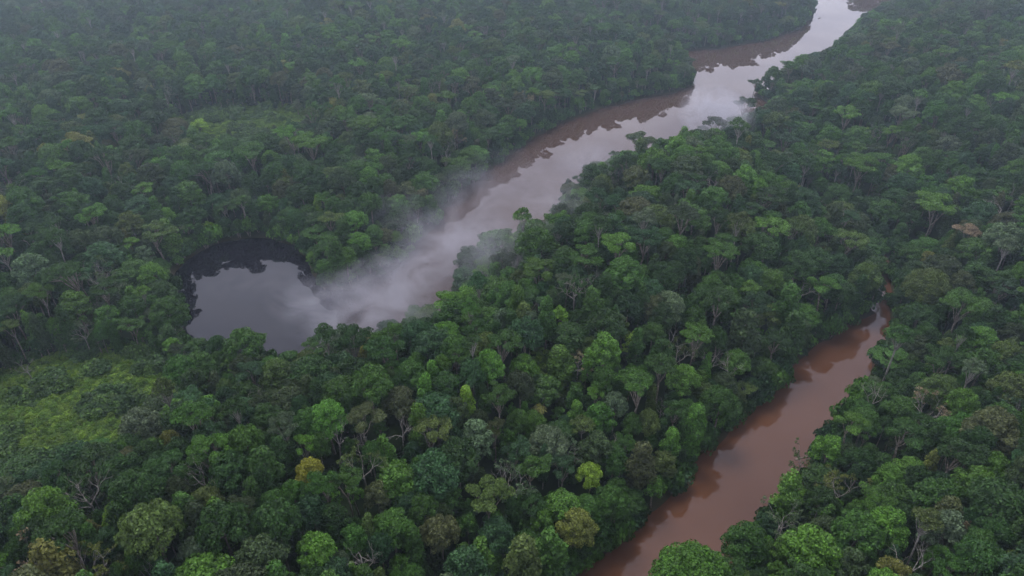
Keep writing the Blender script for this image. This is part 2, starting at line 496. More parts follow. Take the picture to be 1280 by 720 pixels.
def bare(seed, H=24, R=5.5, twigs=False):
    rng = np.random.default_rng(seed)
    V, Q, B, BQ, tips = [], [], [], [], []
    fork = np.array([rng.normal(0, .8), rng.normal(0, .8), H * rng.uniform(.52, .62)])
    tube(V, Q, bend((0, 0, -1.5), fork, rng, .04, 6), np.linspace(.42, .27, 6))
    n = rng.integers(4, 6)
    for i in range(n):
        az = i * 2 * pi / n + rng.normal(0, .3)
        el = rng.uniform(.55, 1.2)
        d = np.array([cos(az) * cos(el), sin(az) * cos(el), sin(el)])
        branches(B, BQ, fork - (0, 0, rng.uniform(0, 2.)), d, (H - fork[2]) * .48, .21, 3, rng, tips)
    pr = Proto(); pr.kind, pr.H, pr.R, pr.bark = ('sparse' if twigs else 'dead'), H, R, M_PALE
    tv = np.concatenate(V); tq = np.array(Q); bv = np.concatenate(B); bq = np.array(BQ)
    if twigs:
        lob = [(t, rng.uniform(.55, 1.05), .7) for t in tips]
        LV, LQ = lobes_to_leaves(lob, .27, .55, rng)
        tqa = np.concatenate([tq, bq + len(tv)]); tva = np.concatenate([tv, bv])
        pr.trunk_me = mesh_np('trunk', tva, tqa, [M_PALE], smooth=True)
        pr.crown_me = mesh_np('crown', LV, LQ, [M_LEAF])
        pr.tv, pr.tq, pr.lv, pr.lq = tva, tqa, LV, LQ
    else:
        pr.trunk_me = mesh_np('trunk', tv, tq, [M_PALE], smooth=True)
        pr.crown_me = mesh_np('branches', bv, bq, [M_PALE], smooth=True)
    return pr

def palm(seed, H=17, R=3.4):
    rng = np.random.default_rng(seed)
    V, Q = [], []
    top = np.array([.5, .3, H - 2])
    tube(V, Q, bend((0, 0, -1), top, rng, .03, 6), np.linspace(.22, .14, 6))
    LV, LQ = [], []; b = 0
    for i in range(17):
        az = i * 2.39996; up = rng.uniform(.1, 1.1); L = R * rng.uniform(.9, 1.15)
        d = np.array([cos(az), sin(az), 0]); side = np.array([-sin(az), cos(az), 0])
        prev = None
        for s in range(8):
            t = s / 7
            c = top + d * L * t * (1 - .12 * up) + np.array([0, 0, L * (up * t - (up * .6 + .75) * t * t)])
            w = .55 * sin(pi * (.12 + .88 * t)) ** .6 * (1 if t < 1 else 0)
            cur = (c - side * w - (0, 0, w * .5), c, c + side * w - (0, 0, w * .5))
            if prev is not None:
                for (p0, p1, c0, c1) in ((prev[0], prev[1], cur[0], cur[1]), (prev[1], prev[2], cur[1], cur[2])):
                    LV += [p0, p1, c1, c0]; LQ.append((b, b + 1, b + 2, b + 3)); b += 4
            prev = cur
    return finish('palm', H, R, V, Q, np.array(LV), np.array(LQ), M_BARK)

def bush(seed, H=4, R=2.6, leaf=.3, dens=1.2):
    rng = np.random.default_rng(seed)
    lob = []
    for i in range(9):
        az = i * 2.39996; q = R * .62 * math.sqrt(i / 9)
        lob.append((np.array([q * cos(az), q * sin(az), H * rng.uniform(.3, .62) * (1 - .4 * q / R)]), R * rng.uniform(.3, .5), rng.uniform(.7, 1.1)))
    LV, LQ = lobes_to_leaves(lob, leaf, dens, rng)
    V, Q = [], []
    for i in range(3):
        tube(V, Q, bend((0, 0, -.6), lob[i * 3][0], rng, .1, 3), np.linspace(.09, .04, 3), 4)
    return finish('bush', H, R, V, Q, LV, LQ, M_BARK)

def small(seed):
    p = dome(seed, H=15, R=4.0, leaf=.33, dens=1.35, crown_h=7.5, nl=17); p.kind = 'small'; return p

PR = {
    'dome': [dome(1), dome(2, R=7, crown_h=8.5, nl=32), dome(3, crown_h=11, nl=24), dome(4, R=6, leaf=.30, dens=1.4, nl=36), dome(5, R=7, crown_h=7.5),
             dome(6, H=29, R=10, crown_h=12, nl=64, leaf=.36, dens=1.4), dome(7, H=28, R=9.5, crown_h=10.5, nl=48, leaf=.34, dens=1.4)],
    'umbrella': [umbrella(11), umbrella(12, R=8.6), umbrella(13, R=7.4, H=25), umbrella(14, leaf=.28), umbrella(15, H=30, R=11, leaf=.34), umbrella(16, H=29, R=10.4, leaf=.32)],
    'column': [column(21), column(22, R=4.8), column(23, R=3.6)],
    'emergent': [emergent(31), emergent(32, R=6), emergent(33, H=29)],
    'small': [small(41), small(42), small(43)],
    'sparse': [bare(51, twigs=True), bare(52, R=6, twigs=True)],
    'dead': [bare(61), bare(62), bare(63, H=22), bare(64)],
    'palm': [palm(71), palm(72)],
    'bush': [bush(81), bush(82), bush(83, H=3)],
}

# ------------------------------------------------------------------ setting: ground, water
def axis(lo, hi, step, far):
    a = list(np.arange(lo, hi + step, step)); s = step; v = a[-1]
    while v < far:
        s *= 1.6; v += s; a.append(v)
    s = step; v = a[0]
    while v > -far:
        s *= 1.6; v -= s; a.insert(0, v)
    return np.array(a)
gx = axis(-560, 680, 3.4, 9000); gy = axis(30, 1080, 3.4, 9000)
GX, GY = np.meshgrid(gx, gy)
GZ, GD = terrain(GX, GY)
GZ = GZ + (vnoise(GX, GY, 6, 8) - .5) * .7 * np.clip(GD / 5, 0, 1)
nx, ny = len(gx), len(gy)
ii = np.arange(nx * ny).reshape(ny, nx)
Qg = np.stack([ii[:-1, :-1], ii[:-1, 1:], ii[1:, 1:], ii[1:, :-1]], -1).reshape(-1, 4)
gme = mesh_np('ground', np.stack([GX, GY, GZ], -1).reshape(-1, 3), Qg, [ground_mat()], smooth=True)
a = gme.attributes.new('grassy', 'FLOAT', 'POINT')
gcl = clearing(GX, GY) * np.clip((vnoise(GX, GY, 7, 21) * .6 + vnoise(GX, GY, 3.5, 22) * .4) * 2.2 - .1, 0, 1)
a.data.foreach_set('value', gcl.ravel().astype(np.float32))
a = gme.attributes.new('bank', 'FLOAT', 'POINT')
a.data.foreach_set('value', (np.clip(1 - np.abs(GD) / 3.0, 0, 1) * .7).ravel().astype(np.float32))
ground = bpy.data.objects.new('ground', gme); C.objects.link(ground)
tag(ground, 'dark forest floor under the trees with a grassy clearing', 'ground', kind='structure')

wx = np.arange(-360, 760, 8.); wy = np.arange(30, 1100, 8.)
WX, WY = np.meshgrid(wx, wy); ii = np.arange(WX.size).reshape(WX.shape)
Qw = np.stack([ii[:-1, :-1], ii[:-1, 1:], ii[1:, 1:], ii[1:, :-1]], -1).reshape(-1, 4)
cxy = np.stack([(WX[:-1, :-1] + 4), (WY[:-1, :-1] + 4)], -1).reshape(-1, 2)
keep = poly_dist(cxy[:, 0], cxy[:, 1]) < 14
Qw = Qw[keep]
used, inv = np.unique(Qw.ravel(), return_inverse=True)
WV = np.stack([WX.ravel(), WY.ravel(), np.zeros(WX.size)], -1)[used]
wme = mesh_np('water', WV, inv.reshape(-1, 4), [water_mat()])
pc = unproj(322, 355); pe = unproj(470, 375)
tt = np.clip(((WV[:, 0] - pc[0]) * (pe[0] - pc[0]) + (WV[:, 1] - pc[1]) * (pe[1] - pc[1])) / ((pe - pc)[:2] @ (pe - pc)[:2]), 0, 1)
clearv = (1 - np.clip((tt - .7) / .45, 0, 1)) * (WV[:, 0] < pe[0] + 12)
clearv = np.clip(clearv + (vnoise(WV[:, 0], WV[:, 1], 14, 77) - .5) * 1.6 * clearv * (1 - clearv), 0, 1)
a = wme.attributes.new('clear', 'FLOAT', 'POINT'); a.data.foreach_set('value', clearv.astype(np.float32))
nk = unproj(1106, 300)
upv = ((WV[:, 0] < 60) | (WV[:, 1] > nk[1] + 60)).astype(np.float32)
a = wme.attributes.new('upper', 'FLOAT', 'POINT'); a.data.foreach_set('value', upv * (1 - ((WV[:, 1] < 170) & (WV[:, 0] > -20))).astype(np.float32))
water = bpy.data.objects.new('river_water', wme); C.objects.link(water)
tag(water, 'muddy brown river and dark still pond reflecting the cloudy sky', 'water', kind='structure')

# ------------------------------------------------------------------ where every tree stands
TINT = {
    'dark green': (.029, .070, .014), 'green': (.045, .108, .017), 'bright green': (.074, .165, .022), 'lime green': (.16, .29, .030),
    'blue green': (.033, .080, .028), 'olive green': (.070, .108, .024), 'grey green': (.080, .120, .058), 'brownish': (.068, .080, .030),
    'yellow': (.22, .23, .030), 'golden olive': (.130, .145, .030), 'pale tan': (.24, .20, .12), 'dark olive': (.042, .068, .023),
}
rngG = np.random.default_rng(7)
TREES = []   # dict(x,y,z,kind,var,s,sz,col,R,H,rot)
def add_tree(x, y, kind, R, col, H=None, hand=False, var=None):
    P = PR[kind]
    small_, big_ = [i for i, q in enumerate(P) if q.R < 9], [i for i, q in enumerate(P) if q.R >= 9]
    pool = big_ if (big_ and R > 8.2) else small_
    v = int(pool[int(rngG.integers(len(pool)))]) if var is None else var
    p = P[v]; s = R / p.R
    sz = (H / p.H) if H else (R / P[0].R) ** .45 * (P[0].H / p.H) * rngG.uniform(.82, 1.2)
    TREES.append(dict(x=float(x), y=float(y), kind=kind, var=v, s=s, sz=sz, col=col, R=R, H=p.H * sz, hand=hand, rot=float(rngG.uniform(0, 2 * pi))))

HAND = [
 # px, py, radius px, kind, colour  (bottom left)
 (144,638,17,'dome','lime green'),(171,662,17,'dead',''),(30,692,22,'sparse','pale tan'),(111,702,26,'sparse','golden olive'),(385,584,17,'dome','yellow'),
 (275,503,8,'small','lime green'),(408,510,24,'dome','bright green'),(356,532,20,'umbrella','grey green'),(238,507,27,'umbrella','blue green'),
 (415,535,15,'dead',''),(113,612,14,'sparse','grey green'),(20,608,20,'sparse','grey green'),(34,651,25,'dome','blue green'),(131,668,18,'dome','blue green'),
 (242,685,21,'dome','grey green'),(393,682,26,'dome','bright green'),(208,640,13,'small','bright green'),(322,688,40,'dome','dark olive'),(60,628,12,'dead',''),
 (160,560,24,'dome','dark green'),(190,560,22,'dome','green'),(225,560,22,'dome','dark green'),(285,580,28,'dome','dark green'),(330,585,24,'column','green'),
 (255,620,22,'dome','olive green'),(300,635,26,'umbrella','dark olive'),(340,620,20,'dome','green'),(430,600,24,'umbrella','green'),(415,640,22,'dome','dark green'),
 # bottom centre
 (583,497,12,'column','lime green'),(596,530,27,'dome','grey green'),(542,530,24,'umbrella','olive green'),(458,544,14,'dead',''),(497,526,15,'dead',''),
 (455,520,28,'umbrella','brownish'),(542,577,34,'dome','blue green'),(507,587,9,'small','lime green'),(489,651,30,'dome','green'),(583,700,34,'dome','blue green'),
 (549,658,25,'dome','brownish'),(721,648,25,'dome','golden olive'),(737,587,16,'dome','lime green'),(677,648,17,'dome','bright green'),(731,532,16,'emergent','olive green'),
 (761,544,13,'dead',''),(711,560,13,'sparse','grey green'),(627,577,12,'dead',''),(613,621,32,'umbrella','olive green'),(662,566,6,'palm','bright green'),
 (667,520,14,'dome','bright green'),(637,535,14,'small','bright green'),(674,507,11,'palm','golden olive'),(453,685,25,'dead',''),(469,611,18,'dome','brownish'),
 (499,497,22,'dome','brownish'),(620,661,24,'dome','blue green'),(744,490,12,'umbrella','bright green'),(768,500,16,'dome','grey green'),(801,577,20,'column','brownish'),
 (825,611,13,'small','bright green'),(765,620,22,'dome','green'),(560,615,20,'small','green'),(655,700,30,'column','olive green'),(690,690,26,'column','green'),
 (450,570,20,'sparse','olive green'),(700,535,24,'dome','dark green'),(640,598,20,'sparse','grey green'),(500,700,16,'small','bright green'),(480,560,14,'column','bright green'),
 (447,484,10,'dead',''),(532,490,14,'column','bright green'),(776,680,16,'small','dark green'),(790,640,18,'dome','green'),
 # right bank, bottom
 (868,708,44,'dome','bright green'),(904,500,26,'dome','green'),(868,530,18,'column','bright green'),(989,559,11,'sparse','green'),(1036,556,22,'dome','bright green'),
 (1066,528,23,'umbrella','bright green'),(1135,541,30,'umbrella','dark green'),(1166,503,18,'sparse','pale tan'),(1102,485,14,'dead',''),(1116,590,18,'dome','bright green'),
 (1052,601,18,'sparse','golden olive'),(1090,626,28,'umbrella','bright green'),(1078,655,34,'dome','green'),(1021,680,38,'dome','bright green'),(974,712,17,'small','bright green'),
 (934,672,30,'dome','green'),(981,641,16,'sparse','grey green'),(1160,652,22,'emergent','olive green'),(1180,614,32,'dome','green'),(1253,622,40,'dome','dark green'),
 (1246,530,34,'dome','brownish'),(1203,662,12,'sparse','pale tan'),(1230,697,33,'dome','dark green'),(1119,714,26,'umbrella','golden olive'),(1203,564,34,'umbrella','dark green'),
 (1030,620,20,'dome','dark green'),(985,615,22,'column','bright green'),(1270,480,26,'dome','olive green'),(1140,480,18,'dome','dark green'),(1075,575,22,'dome','dark green'),
 (1068,700,26,'dome','dark olive'),(1270,700,18,'dome','olive green'),(1130,640,20,'dome','dark green'),
 # middle
 (674,337,28,'umbrella','bright green'),(707,351,15,'umbrella','grey green'),(734,344,12,'dead',''),(717,380,30,'dome','dark green'),(781,331,26,'dome','green'),
 (771,305,26,'umbrella','bright green'),(837,371,20,'dome','grey green'),(724,415,17,'sparse','pale tan'),(700,440,20,'column','bright green'),(791,418,13,'small','lime green'),
 (657,411,22,'dome','blue green'),(628,425,9,'dead',''),(710,290,20,'dome','dark green'),(731,321,22,'umbrella','green'),(459,435,14,'column','golden olive'),
 (845,262,10,'dead',''),(627,310,12,'sparse','grey green'),(643,320,10,'dead',''),(845,300,16,'dome','bright green'),(806,297,24,'umbrella','blue green'),
 (558,415,16,'umbrella','bright green'),(600,385,18,'umbrella','green'),(530,410,20,'dome','dark green'),(700,400,12,'small','lime green'),(500,430,16,'dome','dark green'),
 (740,380,16,'column','green'),(830,430,18,'dome','dark green'),(855,465,20,'dome','bright green'),(800,470,20,'umbrella','green'),
 # middle right
 (1051,260,14,'dead',''),(966,280,23,'umbrella','bright green'),(1169,255,30,'umbrella','bright green'),(870,418,22,'umbrella','bright green'),(914,452,12,'dead',''),
 (1031,356,22,'umbrella','bright green'),(1206,381,32,'umbrella','green'),(1166,347,30,'dome','olive green'),(1250,388,9,'dead',''),(1226,411,18,'dome','blue green'),
 (1125,420,18,'emergent','green'),(1213,287,18,'umbrella','pale tan'),(1065,300,20,'umbrella','olive green'),(1258,253,16,'dead',''),(985,380,20,'column','green'),
 (880,365,18,'dome','dark green'),(940,340,20,'dome','blue green'),(1000,320,22,'dome','dark green'),(905,300,20,'umbrella','green'),(1085,340,18,'dome','olive green'),
 (1060,370,16,'dome','dark green'),(1180,450,26,'umbrella','dark green'),(1260,440,24,'dome','olive green'),(1000,420,20,'column','dark green'),(930,410,22,'column','dark olive'),
 (1106,352,10,'dome','dark green'),(1098,374,11,'column','dark green'),(1112,334,10,'umbrella','green'),
 # far right and river edge
 (939,89,9,'umbrella','dark green'),(1270,82,12,'emergent','golden olive'),(1088,138,11,'small','lime green'),(1142,190,18,'dome','bright green'),(1075,204,24,'umbrella','bright green'),
 (1152,218,8,'small','lime green'),(925,158,14,'emergent','green'),(912,122,14,'umbrella','dark green'),(857,156,9,'umbrella','dark green'),(1005,78,12,'dome','bright green'),
 (1035,106,12,'dome','bright green'),(1080,80,12,'umbrella','green'),(985,195,12,'emergent','grey green'),(1010,200,11,'emergent','dark green'),
 # beyond the river
 (514,176,10,'emergent','grey green'),(539,176,10,'emergent','green'),(479,171,18,'umbrella','green'),(455,155,20,'umbrella','bright green'),(497,155,16,'umbrella','green'),
 (569,168,9,'sparse','pale tan'),(590,111,14,'umbrella','brownish'),(648,122,10,'dome','brownish'),(781,163,18,'umbrella','grey green'),(751,183,9,'umbrella','dark green'),
 (433,210,7,'small','lime green'),(215,151,17,'dome','brownish'),(116,112,8,'dead',''),(13,228,14,'dead',''),(75,208,15,'umbrella','bright green'),
 (386,178,24,'umbrella','bright green'),(314,190,24,'umbrella','green'),(248,153,12,'dome','lime green'),(138,188,12,'dome','bright green'),(307,57,8,'dead',''),
 (655,120,9,'sparse','pale tan'),(190,40,8,'sparse','grey green'),(700,60,9,'umbrella','bright green'),(590,30,9,'dome','grey green'),(640,75,10,'emergent','grey green'),
 # around the pond
 (198,290,20,'umbrella','olive green'),(253,296,13,'column','bright green'),(126,352,16,'sparse','grey green'),(124,376,8,'sparse','grey green'),(100,344,16,'umbrella','blue green'),
 (220,406,8,'dead',''),(304,425,25,'dome','green'),(208,383,22,'dome','green'),(188,337,16,'dome','bright green'),(398,257,7,'column','lime green'),
 (30,455,9,'dead',''),(40,290,20,'umbrella','dark green'),(130,290,18,'dome','dark olive'),(230,372,9,'column','dark green'),(450,335,14,'dome','bright green'),
 (100,410,12,'sparse','grey green'),(420,320,14,'column','green'),(355,275,12,'dome','dark green'),(270,430,14,'dome','dark green'),(165,405,16,'umbrella','green'),
]
def zat(x, y):
    return float(terrain(np.array([x]), np.array([y]))[0][0])
for (px, py, rp, kind, col) in HAND:
    if rp > 18 and (px, py) != (868, 708): rp = 18 + (rp - 18) * .72
    p0 = PR[kind][0]
    zt = p0.H * .84
    for _ in range(4):
        P = unproj(px, py, zt)
        dep = proj(P)[2]
        R = rp * float(dep) / F
        cq = max(float(clearing(np.array([P[0]]), np.array([P[1] + q_]))[0]) for q_ in (0, 15, 27))
        s = R / p0.R; H = p0.H * s ** .45 * (1 - .4 * cq)
        zt = max(0., zat(P[0], P[1])) + H * (.86 if kind != 'column' else .68)
    # roots stand on the bank, not in the water
    lim = .3 if (px, py) == (989, 559) else (-2.5 if (px, py) in ((781, 163), (751, 183), (857, 156), (912, 122), (939, 89)) else 2.0)
    for _ in range(60):
        d0, dx_, dy_ = poly_dist(np.array([P[0], P[0] + .5, P[0]]), np.array([P[1], P[1], P[1] + .5]))
        if d0 > lim:
            break
        g = np.array([dx_ - d0, dy_ - d0]); g /= np.linalg.norm(g) + 1e-9
        P[:2] += g * .6
    if (px, py) == (939, 89): H *= .6
    add_tree(P[0], P[1], kind, R, col, H=H * (1 if kind != 'dome' else rngG.uniform(.95, 1.05)), hand=True)

# fill: dart throwing, big trees first, kept apart by a share of their crown radii
cell = 6.0; grid = {}
def gput(x, y, r):
    grid.setdefault((int(x // cell), int(y // cell)), []).append((x, y, r))
for t in TREES:
    gput(t['x'], t['y'], t['R'])
def ok(x, y, r, k):
    cx, cy_ = int(x // cell), int(y // cell); m = 3
    for i in range(cx - m, cx + m + 1):
        for j in range(cy_ - m, cy_ + m + 1):
            for (a, b, c) in grid.get((i, j), ()):
                if (x - a) ** 2 + (y - b) ** 2 < (k * (r + c)) ** 2:
                    return False
    return True
YMAX = 960
def region(n):
    y = rngG.uniform(0, 1, n) ** .8 * (YMAX - 45) + 45
    halfw = y * .80 + 150
    x = rngG.uniform(-1, 1, n) * halfw
    return x, y
MIX = [('dark green', .27), ('green', .28), ('blue green', .12), ('dark olive', .10), ('olive green', .07), ('bright green', .10), ('grey green', .04), ('brownish', .025), ('golden olive', .008), ('lime green', .007)]
names = [m[0] for m in MIX]; pr = np.array([m[1] for m in MIX]); pr /= pr.sum()
def pass_(n, rlo, rhi, kinds, kp, k, lim_clear, mind):
    x, y = region(n); d = poly_dist(x, y); c = clearing(x, y)
    # colour families drift slowly over the forest
    fam = vnoise(x, y, 55, 31); made = 0
    ctall = np.maximum(clearing(x, y + 15), clearing(x, y + 27))          # low scrub just this side of a clearing
    for i in range(n):
        if d[i] < mind or c[i] > lim_clear:
            continue
        r = rngG.uniform(rlo, rhi) * (.86 if y[i] < 230 else 1.)
        if not ok(x[i], y[i], r, k):
            continue
        kind = kinds[int(rngG.choice(len(kinds), p=kp))]
        q = pr.copy()
        if fam[i] > .6: q[1] *= 1.8; q[5] *= 2.4
        if fam[i] < .35: q[0] *= 1.8; q[3] *= 1.5; q[7] *= 1.8
        if rhi > 5: q[-1] = 0
        q /= q.sum()
        col = names[int(rngG.choice(len(names), p=q))] if kind != 'dead' else ''
        b_ = min(1., max(0., (d[i] - 3) / 20.)); c_ = min(1., max(0., 1 - ctall[i]))
        add_tree(x[i], y[i], kind, r, col)
        TREES[-1]['sz'] *= (.60 + .40 * b_) * (.55 + .45 * c_); TREES[-1]['H'] *= (.60 + .40 * b_) * (.55 + .45 * c_)
        gput(x[i], y[i], r); made += 1
    return made
n1 = pass_(13000, 5.2, 8.0, ['dome', 'umbrella'], [.74, .26], .64, .2, 4.5)
n2 = pass_(36000, 3.3, 5.3, ['dome', 'umbrella', 'emergent', 'column', 'sparse', 'dead'], [.62, .10, .06, .17, .035, .015], .60, .3, 3.0)
n3 = pass_(52000, 2.1, 3.5, ['small', 'column', 'dome'], [.5, .3, .2], .56, .55, 1.6)
for t in TREES:
    t['z'] = 0.
zz = terrain(np.array([t['x'] for t in TREES]), np.array([t['y'] for t in TREES]))[0]
for t, z in zip(TREES, zz):
    t['z'] = max(float(z), -.6) - .1
print('TREES', len(TREES), n1, n2, n3)

# ------------------------------------------------------------------ which ones show largest (a coarse picture of crowns)
bw, bh = 640, 360
idb = np.full((bh, bw), -1, np.int32)
ctr = np.array([(t['x'], t['y'], t['z'] + t['H'] * (.86 if t['kind'] != 'column' else .62)) for t in TREES])
PX, PY, DEP = proj(ctr)
half = {'dome': .2, 'umbrella': .09, 'column': .4, 'emergent': .13, 'small': .25, 'sparse': .2, 'dead': .2, 'palm': .15}
order = np.argsort(-DEP)
for i in order:
    t = TREES[i]
    a = t['R'] * F / DEP[i] / 2
    b = (t['H'] * half[t['kind']] * cos(PITCH) + t['R'] * .55) * F / DEP[i] / 2
    cx, cy_ = PX[i] / 2, PY[i] / 2
    x0, x1, y0, y1 = int(max(0, cx - a)), int(min(bw, cx + a + 1)), int(max(0, cy_ - b)), int(min(bh, cy_ + b + 1))
    if x0 >= x1 or y0 >= y1:
        continue
    yy, xx = np.mgrid[y0:y1, x0:x1]
    m = ((xx + .5 - cx) / a) ** 2 + ((yy + .5 - cy_) / b) ** 2 < 1
    sub = idb[y0:y1, x0:x1]; sub[m] = i
vis = np.bincount(idb[idb >= 0].ravel(), minlength=len(TREES))
for i, t in enumerate(TREES):
    t['vis'] = int(vis[i]); t['px'], t['py'] = float(PX[i]), float(PY[i])
live = [i for i, t in enumerate(TREES) if t['kind'] not in ('dead', 'palm')]
live.sort(key=lambda i: -TREES[i]['vis'])
SINGLE = set(live[:300]) | {i for i, t in enumerate(TREES) if t['kind'] in ('dead', 'palm') and t['vis'] > 0}

# ------------------------------------------------------------------ the counted trees
FORM = {'dome': 'round-crowned', 'umbrella': 'flat-topped', 'column': 'narrow leafy', 'emergent': 'tall pale-trunked', 'small': 'small bushy', 'sparse': 'thin-leaved', 'dead': 'bare', 'palm': 'palm'}
NAME = {'dome': 'round_crowned_tree', 'umbrella': 'flat_topped_tree', 'column': 'narrow_tree', 'emergent': 'tall_tree', 'small': 'small_tree', 'sparse': 'thin_leaved_tree', 'dead': 'dead_tree', 'palm': 'palm_tree'}
ZONES = [(80, 650, 'in the bottom left corner'), (60, 500, 'around the grassy clearing'), (180, 560, 'just below the grassy clearing'), (300, 650, 'near the bottom edge, left part'),
         (240, 470, 'between clearing and pond'), (350, 530, 'below the pond'), (150, 370, 'left of the pond'), (60, 220, 'at the far left edge'), (290, 240, 'above the pond'),
         (440, 290, 'inside the bend behind the mist'), (430, 450, 'below the misty channel'), (470, 560, 'left of the lowest centre'), (480, 660, 'at the bottom, left of centre'), (620, 670, 'at the bottom centre'),
         (610, 560, 'in the lower centre'), (740, 600, 'on the slope left of brown river'), (840, 540, 'above the brown river bank'), (600, 440, 'in the centre near the mist'), (740, 440, 'right of the centre'),
         (850, 420, 'uphill from the brown river'), (720, 330, 'on the ridge above centre'), (860, 300, 'on the ridge right of centre'), (970, 380, 'above the brown river bend'), (1030, 290, 'beyond the brown river neck'),
         (850, 200, 'by the pale upper river'), (1000, 150, 'on the upper river right bank'), (1130, 150, 'in the upper right forest'), (1200, 260, 'at the right edge, upper half'), (1180, 370, 'right of the river neck'),
         (1130, 470, 'on the right bank mid way'), (1230, 500, 'at the right edge, lower half'), (1050, 560, 'on the right bank by brown water'), (950, 680, 'on the bottom right bank'), (1080, 660, 'at the bottom, right of river'),
         (1220, 650, 'in the bottom right corner'), (500, 160, 'on the far bank of upper river'), (700, 80, 'beyond the upper river, top centre'), (300, 100, 'in the upper left forest')]
ORD = ['first', 'second', 'third', 'fourth', 'fifth', 'sixth', 'seventh', 'eighth', 'ninth', 'tenth', 'eleventh', 'twelfth', 'thirteenth', 'fourteenth']
NUM = {2: 'two', 3: 'three', 4: 'four', 5: 'five', 6: 'six', 7: 'seven', 8: 'eight', 9: 'nine', 10: 'ten', 11: 'eleven', 12: 'twelve', 13: 'thirteen', 14: 'fourteen'}
classes = {}
for i in SINGLE:
    t = TREES[i]
    zi = min(range(len(ZONES)), key=lambda k: (ZONES[k][0] - t['px']) ** 2 + (ZONES[k][1] - t['py']) ** 2)
    classes.setdefault((t['kind'], t['col'], zi), []).append(i)
for (kind, col, zi), L in classes.items():
    L.sort(key=lambda i: TREES[i]['px'])
    zone = ZONES[zi][2]
    desc = {'dead': 'pale bare-branched dead tree', 'palm': f'{col} palm tree'}.get(kind, f'{col} {FORM[kind]} tree')
    for j, i in enumerate(L):
        if len(L) == 1:
            lab = f'{desc} {zone}'
            if len(lab.split()) > 16: lab = ' '.join(lab.split()[:16])
        else:
            w = 'leftmost' if j == 0 else ('rightmost' if j == len(L) - 1 else f'{ORD[j]} from left')
            lab = f"{w} of {NUM.get(len(L), str(len(L)))} {desc}s {zone}"
        TREES[i]['label'] = lab

def tint_of(col):
    c = np.array(TINT.get(col, (.1, .1, .08)))
    return c * rngG.uniform(.74, 1.26) * rngG.uniform(.93, 1.07, 3)
protos = {}
def proto_tree(kind, var):
    P = PR[kind][var]
    r = bpy.data.objects.new(NAME[kind], None); r.empty_display_size = 1
    parts = [bpy.data.objects.new('trunk', P.trunk_me), bpy.data.objects.new('branches' if kind == 'dead' else ('fronds' if kind == 'palm' else 'crown'), P.crown_me)]
    return r, parts
GROUPS = {'dead': 'bare dead trees standing in the forest', 'palm': 'palms among the forest trees'}
for i in sorted(SINGLE, key=lambda i: -TREES[i]['vis']):
    t = TREES[i]; key = (t['kind'], t['var'])
    if key not in protos:
        protos[key] = proto_tree(*key); root, parts = protos[key]
    else:
        r0, p0 = protos[key]
        root = r0.copy(); parts = [p.copy() for p in p0]
    C.objects.link(root)
    root.location = (t['x'], t['y'], t['z']); root.rotation_euler = (0, 0, t['rot']); root.scale = (t['s'], t['s'], t['sz'])
    tag(root, t['label'], {'dead': 'dead tree', 'palm': 'palm tree'}.get(t['kind'], 'tree'), GROUPS.get(t['kind'], 'trees of the rainforest canopy'))
    tn = tint_of(t['col'])
    for p in parts:
        C.objects.link(p); p.parent = root
        if p.name.split('.')[0] in ('crown', 'fronds'):
            p['tint'] = [float(v) for v in tn]

# ------------------------------------------------------------------ masses: rest of the forest, undergrowth (geometry nodes)
def combined(P):
    V = np.concatenate([P.tv, P.lv]); Q = np.concatenate([P.tq, P.lq + len(P.tv)])
    return mesh_np('canopy_tree', V, Q, [P.bark, M_LEAF], np.concatenate([np.zeros(len(P.tq)), np.ones(len(P.lq))]))

def scatter(name, protos_, pos, idx, rot, scl, tint):
    """one object: a point cloud whose points carry copies of the given meshes"""
    col = bpy.data.collections.new(name + '_sources')
    for k, me in enumerate(protos_):
        o = bpy.data.objects.new('%s_source_%02d' % (name, k), me); col.objects.link(o)
    me = bpy.data.meshes.new(name); n = len(pos)
    me.vertices.add(n); me.vertices.foreach_set('co', np.asarray(pos, np.float32).ravel())
    def att(nm, typ, key, arr, dt):
        a = me.attributes.new(nm, typ, 'POINT'); a.data.foreach_set(key, np.asarray(arr, dt).ravel())
    att('pick', 'INT', 'value', idx, np.int32)
    att('rot', 'FLOAT_VECTOR', 'vector', rot, np.float32)
    att('scl', 'FLOAT_VECTOR', 'vector', scl, np.float32)
    att('tint', 'FLOAT_VECTOR', 'vector', tint, np.float32)
    ob = bpy.data.objects.new(name, me); C.objects.link(ob)
    ng = bpy.data.node_groups.new(name, 'GeometryNodeTree')
    ng.interface.new_socket('Geometry', in_out='INPUT', socket_type='NodeSocketGeometry')
    ng.interface.new_socket('Geometry', in_out='OUTPUT', socket_type='NodeSocketGeometry')
    gi = ng.nodes.new('NodeGroupInput'); go = ng.nodes.new('NodeGroupOutput')
    ci = ng.nodes.new('GeometryNodeCollectionInfo'); ci.inputs['Collection'].default_value = col
    ci.inputs['Separate Children'].default_value = True; ci.inputs['Reset Children'].default_value = True
    ip = ng.nodes.new('GeometryNodeInstanceOnPoints'); ip.inputs['Pick Instance'].default_value = True
    def named(nm, dt):
        a = ng.nodes.new('GeometryNodeInputNamedAttribute'); a.data_type = dt; a.inputs['Name'].default_value = nm
        return a.outputs['Attribute']
    L = ng.links.new
    L(gi.outputs[0], ip.inputs['Points']); L(ci.outputs[0], ip.inputs['Instance'])
    L(named('pick', 'INT'), ip.inputs['Instance Index'])
    L(named('rot', 'FLOAT_VECTOR'), ip.inputs['Rotation']); L(named('scl', 'FLOAT_VECTOR'), ip.inputs['Scale'])
    L(ip.outputs[0], go.inputs[0])
    md = ob.modifiers.new('scatter', 'NODES'); md.node_group = ng
    return ob

